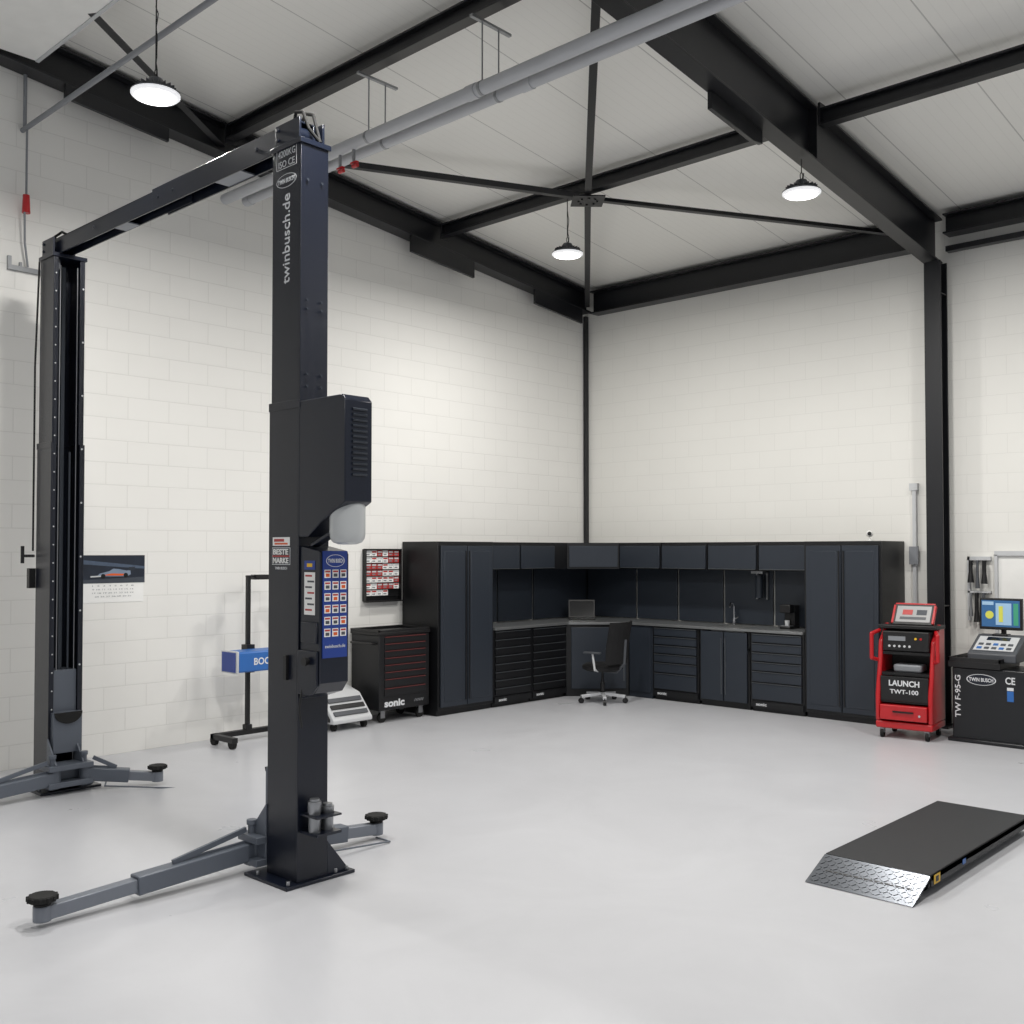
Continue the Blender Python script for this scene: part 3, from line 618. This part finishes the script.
# ---------------------------------------------------------------- tool trolley
t=thing('tool_trolley','black roller tool trolley with red-edged drawers beside the lockers','tool trolley',(-9.0,7.64,0))
b=B().box(-9.25,7.26,.14,-8.76,8.0,.97); make('body',b,M_CAB,t,world=True,bevel=.008)
b=B().box(-9.26,7.25,.97,-8.75,8.01,1.0).box(-9.26,7.25,1.0,-9.24,8.01,1.03).box(-8.77,7.25,1.0,-8.75,8.01,1.03).box(-9.26,7.25,1.0,-8.75,7.27,1.03).box(-9.26,7.99,1.0,-8.75,8.01,1.03)
make('top_tray',b,M_BLACK,t,world=True,bevel=.004)
b=B().tube([(-9.18,7.26,.88),(-9.18,7.20,.88),(-8.82,7.20,.88),(-8.82,7.26,.88)],.013); make('push_handle',b,M_BLACK,t,world=True)
z=.29
for i in range(8):
    h=.078 if i>1 else .1
    dr=bpy.data.objects.new('drawer',None); COL.objects.link(dr); dr.parent=t; dr.location=Vector((-8.76,7.64,z))-t.location
    make('drawer_front',B().box(-8.765,7.33,z+.004,-8.75,7.94,z+h-.014),M_CAB,dr,world=True,bevel=.003)
    make('handle',B().box(-8.765,7.34,z+h-.013,-8.744,7.93,z+h-.007),M_REDS,dr,world=True,label='red drawer edge')
    z+=h
text('lettering',t,'sonic',(-8.759,7.48,.215),'+x',w=.29,h=.08,bold=.04)
text('lettering',t,'//////',(-8.759,7.84,.215),'+x',w=.14,h=.03,m=M_LETG)
for (x,y) in ((-9.17,7.36),(-8.84,7.36),(-9.17,7.92),(-8.84,7.92)):
    c=bpy.data.objects.new('caster',None); COL.objects.link(c); c.parent=t; c.location=Vector((x,y,0))-t.location
    make('wheel',B().cyl((x-.016,y,.055),(x+.016,y,.055),.055),M_RUB,c,world=True)
    make('fork',B().box(x-.024,y-.03,.05,x-.018,y+.03,.13).box(x+.018,y-.03,.05,x+.024,y+.03,.13).box(x-.03,y-.035,.125,x+.03,y+.035,.14),M_ZINC,c,world=True)
# ---------------------------------------------------------------- wall rack
t=thing('card_rack','black wall rack holding red and white cards','wall rack',(XL+.04,7.72,1.3))
b=B().box(XL+.002,7.45,1.32,XL+.02,7.99,1.92); 
for y in (7.45,7.98): b.box(XL+.02,y,1.32,XL+.07,y+.01,1.92)
b.box(XL+.02,7.45,1.31,XL+.09,7.99,1.325).box(XL+.02,7.45,1.91,XL+.07,7.99,1.925)
for k in range(7): b.box(XL+.02,7.46,1.375+k*.076,XL+.05,7.98,1.380+k*.076)
make('frame',b,M_BLACK,t,world=True,bevel=.002)
for r in range(7):
    for c in range(6):
        if r==0 and c>3: continue
        y=7.47+c*.084; z=1.384+r*.076
        k=random.random()
        make('card',B().box(XL+.022,y,z,XL+.04,y+.078,z+.066).box(XL+.04,y+.008,z+.04,XL+.042,y+.07,z+.058,1).box(XL+.04,y+.012,z+.012,XL+.042,y+.055,z+.026,2),[M_PAPER if k<.72 else M_REDC, M_REDC if k<.35 else M_LGREY, M_GREY],t,world=True)
# ---------------------------------------------------------------- calendar
t=thing('wall_calendar','wall calendar with a dark racing car picture and white sheet','calendar',(XL+.005,4.48,1.4))
make('calendar_sheet',B().box(XL,4.19,1.42,XL+.004,4.79,1.62),M_PAPER,t,world=True)
make('picture',B().box(XL,4.17,1.60,XL+.006,4.80,1.86),mat('photo_navy',(26,34,48),.35,var=.6,vscale=7),t,world=True)
def flat(parent,name,pts,m,x,c=None):
    bb=B(); v=[(x,p[0],p[1]) for p in pts]+[(x+.001,p[0],p[1]) for p in pts]; k=len(pts)
    bb.add(v,[tuple(range(k))[::-1],tuple(range(k,2*k))]+[(i,(i+1)%k,(i+1)%k+k,i+k) for i in range(k)]); make(name,bb,m,parent,world=True)
flat(t,'picture_track',[(4.17,1.60),(4.80,1.60),(4.80,1.655),(4.17,1.63)],mat('track_grey',(58,64,74),.5,var=.3),XL+.0062)
flat(t,'picture_stand',[(4.17,1.78),(4.80,1.73),(4.80,1.755),(4.17,1.82)],mat('stand_grey',(70,84,104),.5,var=.4,vscale=20),XL+.0062)
flat(t,'picture_car',[(4.33,1.665),(4.36,1.69),(4.45,1.712),(4.49,1.735),(4.54,1.73),(4.62,1.715),(4.655,1.72),(4.66,1.68),(4.62,1.66)],mat('car_grey',(126,140,160),.4,var=.3),XL+.0075)
flat(t,'picture_wing',[(4.64,1.715),(4.70,1.72),(4.70,1.75),(4.64,1.748)],M_SLATE,XL+.008)
flat(t,'picture_wing',[(4.27,1.655),(4.38,1.66),(4.38,1.672),(4.27,1.668)],M_LGREY,XL+.008)
flat(t,'picture_stripe',[(4.38,1.672),(4.47,1.69),(4.60,1.685),(4.58,1.668)],M_ORG,XL+.0088)
for (y,z) in ((4.39,1.665),(4.61,1.672)): flat(t,'picture_wheel',[(y+.022*math.cos(a),z+.022*math.sin(a)) for a in [i*.5236 for i in range(12)]],M_RUB,XL+.0095)
for r in range(4):
    s=' '.join('%2d'%k for k in range(r*8+1,min(r*8+9,32)))
    text('date_row',t,s,(XL+.004,4.49,1.575-r*.033),'+x',w=.40 if r<3 else .35,h=.012,m=M_LETG)
# ---------------------------------------------------------------- headlight tester
HY=.12
t=thing('headlight_tester','blue headlight tester on a black wheeled mast stand','headlight tester',(-8.95,5.65+HY,0))
b=B().box(-9.05,5.25+HY,.06,-8.99,6.05+HY,.11).box(-9.05,5.25+HY,.06,-8.65,5.31+HY,.11).box(-9.05,5.99+HY,.06,-8.65,6.05+HY,.11)
make('base_frame',b,M_BLACK,t,world=True,bevel=.004)
for (x,y) in ((-8.70,5.28),(-8.70,6.02),(-9.02,5.28),(-9.02,6.02)): make('wheel',B().cyl((x,y-.02+HY,.05),(x,y+.02+HY,.05),.05),M_RUB,t,world=True)
make('mast',B().box(-9.035,5.625+HY,.1,-8.995,5.665+HY,1.64).box(-9.05,5.61+HY,.1,-8.98,5.68+HY,.16),M_BLACK,t,world=True,bevel=.004)
make('aiming_mirror',B().box(-9.03,5.62+HY,1.635,-8.99,5.72+HY,1.655).box(-9.06,5.70+HY,1.61,-8.96,5.86+HY,1.66),M_BLACK,t,world=True,bevel=.004)
b=B().box(-8.97,5.34+HY,.72,-8.70,5.95+HY,.92); make('light_box',b,M_LBLUE,t,world=True,bevel=.018)
make('end_cap',B().box(-8.98,5.32+HY,.71,-8.69,5.345+HY,.93),M_LGREY,t,world=True,bevel=.01)
make('lens_panel',B().box(-8.955,5.315+HY,.725,-8.715,5.32+HY,.915),M_BLUE,t,world=True)
make('mast_slide',B().box(-9.06,5.60+HY,.68,-8.96,5.69+HY,.96),M_BLACK,t,world=True)
text('lettering',t,'BOCO',(-8.699,5.64+HY,.82),'+x',w=.25,h=.07,m=M_LET,bold=.02)
# ---------------------------------------------------------------- small wheeled unit
t=thing('service_cart','low light-grey wheeled service unit with black side and canister','service cart',(-9.0,6.88,0))
b=B().prism([(-9.2,.08),(-8.70,.08),(-8.70,.12),(-8.92,.36),(-9.2,.44)],'y',6.60,7.12); make('body',b,M_LGREY,t,world=True,bevel=.01)
make('side_panel',B().prism([(-9.18,.10),(-8.76,.10),(-8.76,.13),(-8.94,.33),(-9.18,.40)],'y',6.592,6.60),M_BLACK,t,world=True)
make('canister',B().lathe([(0,.44),(.06,.44),(.06,.66),(.03,.70),(0,.70)],(-9.12,6.8,0)),M_GREY,t,world=True)
R3=Matrix.Rotation(math.atan2(.24,.22),3,'Y')
for k in range(3): make('front_cover',B().ob(Vector((-8.80,6.86,.245))+R3@Vector((-.085+k*.085,0,0)),(.05,.44,.012),R3),M_DGREY if k!=1 else M_BLACK,t,world=True)
for (x,y) in ((-8.78,6.66),(-8.78,7.06),(-9.14,6.66),(-9.14,7.06)): make('wheel',B().cyl((x,y-.018,.04),(x,y+.018,.04),.04),M_RUB,t,world=True)

# ---------------------------------------------------------------- office chair
t=thing('office_chair','black mesh office chair with armrests and five-star base','office chair',(-8.0,10.25,0),rz=math.radians(8))
b=B().cyl((0,0,.09),(0,0,.12),.05)
for i in range(5):
    a=i*2*math.pi/5+.3; b.bar((0,0,.11),(.29*math.cos(a),.29*math.sin(a),.085),.045,.035)
make('star_base',b,mat('polished_aluminium',(200,202,205),.4,.3),t,bevel=.004)
for i in range(5):
    a=i*2*math.pi/5+.3; x,y=.29*math.cos(a),.29*math.sin(a); q=Vector((-math.sin(a),math.cos(a),0))*.018; p=Vector((x,y,.033))
    make('caster',B().cyl(p-q,p+q,.033).cyl((x,y,.05),(x,y,.085),.008,seg=8),M_BLACK,t)
make('gas_lift',B().cyl((0,0,.12),(0,0,.25),.028).cyl((0,0,.25),(0,0,.40),.016),M_BLACK,t)
b=B().lathe([(0,.40),(.21,.40),(.255,.425),(.255,.465),(.21,.49),(0,.485)],(0,0,0),28); make('seat',b,M_FAB,t)
b=B()
N_=8
for i in range(N_):
    a0=-.68+1.36*i/N_; a1=-.68+1.36*(i+1)/N_
    r=.39; cx0=-.12
    for (z0,z1,o0,o1) in ((.50,.76,.0,.02),(.76,1.02,.02,.07)):
        v=[]
        for aa,zz,oo in ((a0,z0,o0),(a1,z0,o0),(a1,z1,o1),(a0,z1,o1)):
            for rr in (r,r+.025): v.append((cx0+rr*math.cos(aa)+oo,rr*math.sin(aa)*1.05,zz))
        b.add(v,[(0,2,4,6),(1,7,5,3),(0,1,3,2),(2,3,5,4),(4,5,7,6),(6,7,1,0)])
make('backrest',b,M_FAB,t)
make('back_support',B().tube([(0,0,.39),(.2,0,.39),(.31,0,.5),(.33,0,.8)],.018),M_DGREY,t)
for s in (-1,1):
    make('armrest',B().tube([(.05,.2*s,.41),(.05,.28*s,.43),(.02,.28*s,.63)],.014).box(-.10,.28*s-.028,.63,.13,.28*s+.028,.652,1),[M_LGREY,M_DGREY],t,bevel=.004)

# ---------------------------------------------------------------- red diagnostic cart
t=thing('diagnostic_cart','red and black wheeled diagnostic cart with tablet and drawers','diagnostic cart',(-4.22,10.52,0),rz=math.radians(6))
W=.28
b=B().box(-W,-.24,.10,W,.24,.17); 
for s in (-1,1): b.prism([(-.24,.17),(.24,.17),(.24,1.12),(.10,1.15),(-.12,.98),(-.16,.75),(-.24,.45)],'x',s*W-(.045 if s>0 else 0),s*W+(.045 if s<0 else 0))
b.box(-W,.21,.17,W,.24,1.1)
make('frame',b,M_RED,t,bevel=.014)
b=B().box(-W+.045,-.20,.36,W-.045,.21,.39).box(-W+.045,-.16,.63,W-.045,.21,.66).box(-W+.045,-.12,.84,W-.045,.21,.87).box(-W+.045,.19,.39,W-.045,.21,1.1); make('shelf',b,M_BLACK,t)
make('sign_panel',B().box(-W+.045,-.215,.38,W-.045,-.19,.625),M_BLACK,t,bevel=.003)
text('lettering',t,'LAUNCH',(0,-.2155,.56),'-y',w=.30,h=.06,world=False,bold=.03); text('lettering',t,'TWT-100',(.0,-.2155,.475),'-y',w=.28,h=.045,world=False,bold=.02)
dr=make('drawer',B().box(-W+.05,-.26,.19,W-.05,-.1,.34),M_RED,t,bevel=.008)
make('handle',B().box(-.10,-.275,.27,.10,-.26,.285),M_BLACK,dr); make('lock',B().cyl((.16,-.26,.25),(.16,-.268,.25),.012),M_CHR,dr)
make('control_unit',B().box(-W+.05,-.15,.88,W-.05,.15,1.08),M_BLACK,t,bevel=.01)
make('display',B().box(-.17,-.155,.985,.0,-.15,1.03),M_GREY,t)
for k in range(5): make('push_button',B().cyl((-.16+k*.05,-.156,.93),(-.16+k*.05,-.15,.93),.012),M_LGREY,t)
make('status_light',B().cyl((.10,-.156,1.01),(.10,-.15,1.01),.012),M_YEL,t); make('status_light',B().cyl((.15,-.156,1.01),(.15,-.15,1.01),.012),M_RED,t)
make('stored_case',B().box(-.14,-.10,.66,.14,.1,.74),M_GREY,t,bevel=.02,label='grey stored instrument case')
for s in (-1,1): make('push_handle',B().tube([(s*W,-.14,.78),(s*(W+.045),-.20,.80),(s*(W+.045),-.20,1.05),(s*W,-.08,1.08)],.02),M_RED,t)
make('top_tray',B().box(-W-.01,-.10,1.10,W+.01,.24,1.14),M_BLACK,t,bevel=.008)
Rt=Matrix.Rotation(-.6,3,'X'); tb=bpy.data.objects.new('tablet',None); COL.objects.link(tb); tb.parent=t
tc_=Vector((.03,.05,1.24))
make('casing',B().ob(tc_,(.40,.03,.25),Rt).ob(tc_+Rt@Vector((-.20,0,0)),(.025,.04,.22),Rt,1).ob(tc_+Rt@Vector((.20,0,0)),(.025,.04,.22),Rt,1).ob(tc_+Rt@Vector((0,0,.125)),(.40,.035,.02),Rt,1),[M_BLACK,M_RED],tb,bevel=.006)
make('screen',B().ob(tc_+Rt@Vector((0,-.017,0)),(.34,.004,.19),Rt),M_SCR,tb)
make('screen_graphic',B().ob(tc_+Rt@Vector((-.06,-.020,.02)),(.10,.003,.06),Rt).ob(tc_+Rt@Vector((.08,-.020,.02)),(.10,.003,.06),Rt,1).ob(tc_+Rt@Vector((0,-.020,-.05)),(.26,.003,.03),Rt,2),[M_REDC,M_SLATE,M_DGREY],tb)
make('support',B().bar((.03,.12,1.14),(.03,.09,1.24),.1,.02),M_BLACK,tb)
for (x,y) in ((-.22,-.2),(.22,-.2),(-.22,.2),(.22,.2)):
    make('caster',B().cyl((x-.015,y,.045),(x+.015,y,.045),.045).box(x-.022,y-.02,.05,x+.022,y+.02,.10,1),[M_RUB,M_ZINC],t)

# ---------------------------------------------------------------- wheel balancer
t=thing('wheel_balancer','black wheel balancing machine with monitor and keypad','wheel balancer',(-3.35,10.85,0))
b=B().box(-3.82,10.58,.03,-2.85,11.12,.74); b.box(-3.86,10.55,0,-2.8,11.15,.04)
make('body',b,mat('balancer_black',(20,22,26),.35),t,world=True,bevel=.012)
b=B().box(-3.85,10.55,.74,-3.35,11.14,.80); 
b.box(-3.85,10.55,.80,-3.83,11.14,.84).box(-3.85,10.55,.80,-3.35,10.57,.84).box(-3.37,10.55,.8,-3.35,11.14,.84)
for (x,y) in ((-3.77,10.65),(-3.70,10.65),(-3.77,10.75)): b.lathe([(.03,.80),(.03,.83),(.025,.83),(.025,.801),(0,.801)],(x,y,0),16)
make('weight_tray',b,M_BLACK,t,world=True,bevel=.003)
SX=-.10
b=B(); b.prism([(10.66,.80),(11.1,.80),(11.1,1.05),(10.98,1.05),(10.66,.88)],'x',-3.60+SX,-3.14+SX); make('keypad_housing',b,M_DGREY,t,world=True,bevel=.012)
Rk=Matrix.Rotation(math.atan2(.17,.32),3,'X')
kc=Vector((-3.37+SX,10.82,.972))
make('keypad',B().ob(kc,(.38,.26,.006),Rk),M_LGREY,t,world=True)
make('keypad_display',B().ob(kc+Rk@Vector((0,.085,.004)),(.22,.06,.006),Rk),M_DSCR,t,world=True)
for i in range(5):
    for j in range(2): make('key',B().ob(kc+Rk@Vector((-.14+i*.07,-.09+j*.07,.005)),(.045,.035,.006),Rk),M_LBLUE if (i+j)%3==0 else M_DGREY,t,world=True)
make('monitor_arm',B().cyl((-3.38+SX,11.08,1.03),(-3.38+SX,11.08,1.25),.025),M_BLACK,t,world=True)
mn=bpy.data.objects.new('monitor',None); COL.objects.link(mn); mn.parent=t; mn.location=(-.13,.15,1.25)
mx0,mx1=-3.69,-3.28
make('casing',B().box(mx0,11.0,1.10,mx1,11.05,1.42).box(mx0+.13,10.96,1.04,mx1-.13,11.08,1.06),M_BLACK,mn,world=True,bevel=.008)
make('screen',B().box(mx0+.022,10.996,1.13,mx1-.022,11.0,1.398),mat('screen_blue',(52,92,135),.2,emit=.35),mn,world=True)
make('screen_graphic',B().cyl((mx0+.10,10.995,1.25),(mx0+.10,10.992,1.25),.04,m=0).box(mx0+.16,10.993,1.15,mx1-.10,10.995,1.37,1).box(mx0+.03,10.993,1.35,mx0+.14,10.995,1.385,1).box(mx0+.19,10.990,1.18,mx0+.23,10.993,1.34,0).box(mx1-.08,10.993,1.15,mx1-.035,10.995,1.37,2),[mat('screen_y',(190,190,80),.3,emit=.3),mat('screen_w',(140,170,195),.3,emit=.35),mat('screen_g',(60,140,110),.3,emit=.3)],mn,world=True)
badge(t,(-3.54,10.578,.63),.28,.11,'-y',M_POSTS)
text('lettering',t,'TW F-95-G',(-3.765,10.578,.45),'-y_up',w=.42,h=.055,bold=.015)
text('lettering',t,'CE',(-3.27,10.578,.64),'-y',w=.09,h=.07,bold=.02)
sticker(t,(-3.27,10.579,.49),.06,.10,'-y',M_LBLUE); sticker(t,(-3.27,10.579,.56),.06,.03,'-y',M_LET)
make('spindle',B().cyl((-2.9,10.75,.9),(-2.75,10.75,.9),.04).box(-3.1,10.7,.74,-2.85,11.05,1.0),M_BLACK,t,world=True,bevel=.01)
t=thing('tool_holder','wall strip with hanging black and chrome cone tools','tool holder',(-3.83,11.45,1.1))
make('wall_strip',B().box(-3.98,11.50,1.80,-3.74,11.55,1.84).box(-3.98,11.5,1.15,-3.955,11.55,1.84).box(-3.98,11.5,1.45,-3.74,11.55,1.47),M_LGREY,t,world=True)
for (x,z0,z1,r,m) in ((-3.93,1.56,1.80,.034,M_BLACK),(-3.86,1.50,1.80,.024,M_DGREY),(-3.79,1.55,1.80,.034,M_BLACK),(-3.93,1.20,1.45,.022,M_ZINC),(-3.87,1.14,1.45,.034,M_BLACK),(-3.80,1.20,1.45,.026,M_DGREY)):
    make('hanging_tool',B().cyl((x,11.46,z0),(x,11.46,z1),r*.6).cyl((x,11.46,z0),(x,11.46,z0+.12),r,r*.6).box(x-.012,11.45,z1-.02,x+.012,11.5,z1),m,t,world=True)
t=thing('wall_board','white wall board with a grey frame','wall board',(-3.3,11.53,1.0))
make('board',B().box(-3.68,11.53,1.0,-2.6,11.55,1.86),M_WHITE,t,world=True)
make('frame',B().box(-3.70,11.50,1.85,-2.58,11.55,1.90).box(-3.70,11.50,.98,-3.67,11.55,1.86).box(-3.70,11.50,.97,-2.58,11.55,1.0),M_LGREY,t,world=True)
t=thing('electric_conduit','white wall conduit with a grey socket box','conduit',(-4.55,11.53,1.2))
make('trunking',B().box(-4.57,11.50,1.3,-4.53,11.55,2.62).box(-4.60,11.49,2.58,-4.51,11.55,2.66),M_LGREY,t,world=True)
make('socket_box',B().box(-4.60,11.47,1.75,-4.50,11.5,1.95),M_GREY,t,world=True)
t=thing('hanging_socket','grey cable with a red industrial plug hanging beside the wall','power cable',(XL+.1,3.62,4.4))
make('cable',B().tube([(XL+.1,3.62,5.6),(XL+.1,3.62,4.95),(XL+.12,3.6,4.85),(XL+.08,3.62,4.6),(XL+.05,3.66,4.4)],.010,seg=8),M_GREY,t,world=True)
make('plug',B().cyl((XL+.1,3.62,4.86),(XL+.1,3.62,5.02),.035,.028),M_RED,t,world=True)
make('bracket',B().box(XL,3.5,4.36,XL+.04,3.86,4.40).box(XL,3.5,4.40,XL+.03,3.53,4.48).box(XL,3.6,4.4,XL+.03,3.62,4.44),M_ZINC,t,world=True)

# ---------------------------------------------------------------- world & camera
w=bpy.data.worlds.new('w'); scene.world=w; w.use_nodes=True
bg=w.node_tree.nodes['Background']; bg.inputs[0].default_value=(.95,.97,1,1); bg.inputs[1].default_value=.36
cd=bpy.data.cameras.new('camera'); cd.sensor_width=36; cd.lens=1026/1024*36; cd.shift_y=13/1024; cd.clip_start=.05
co=bpy.data.objects.new('camera',cd); COL.objects.link(co); co.location=(0,0,1.9)
co.rotation_euler=(math.radians(90+1.45),0,math.radians(43.0))
scene.camera=co
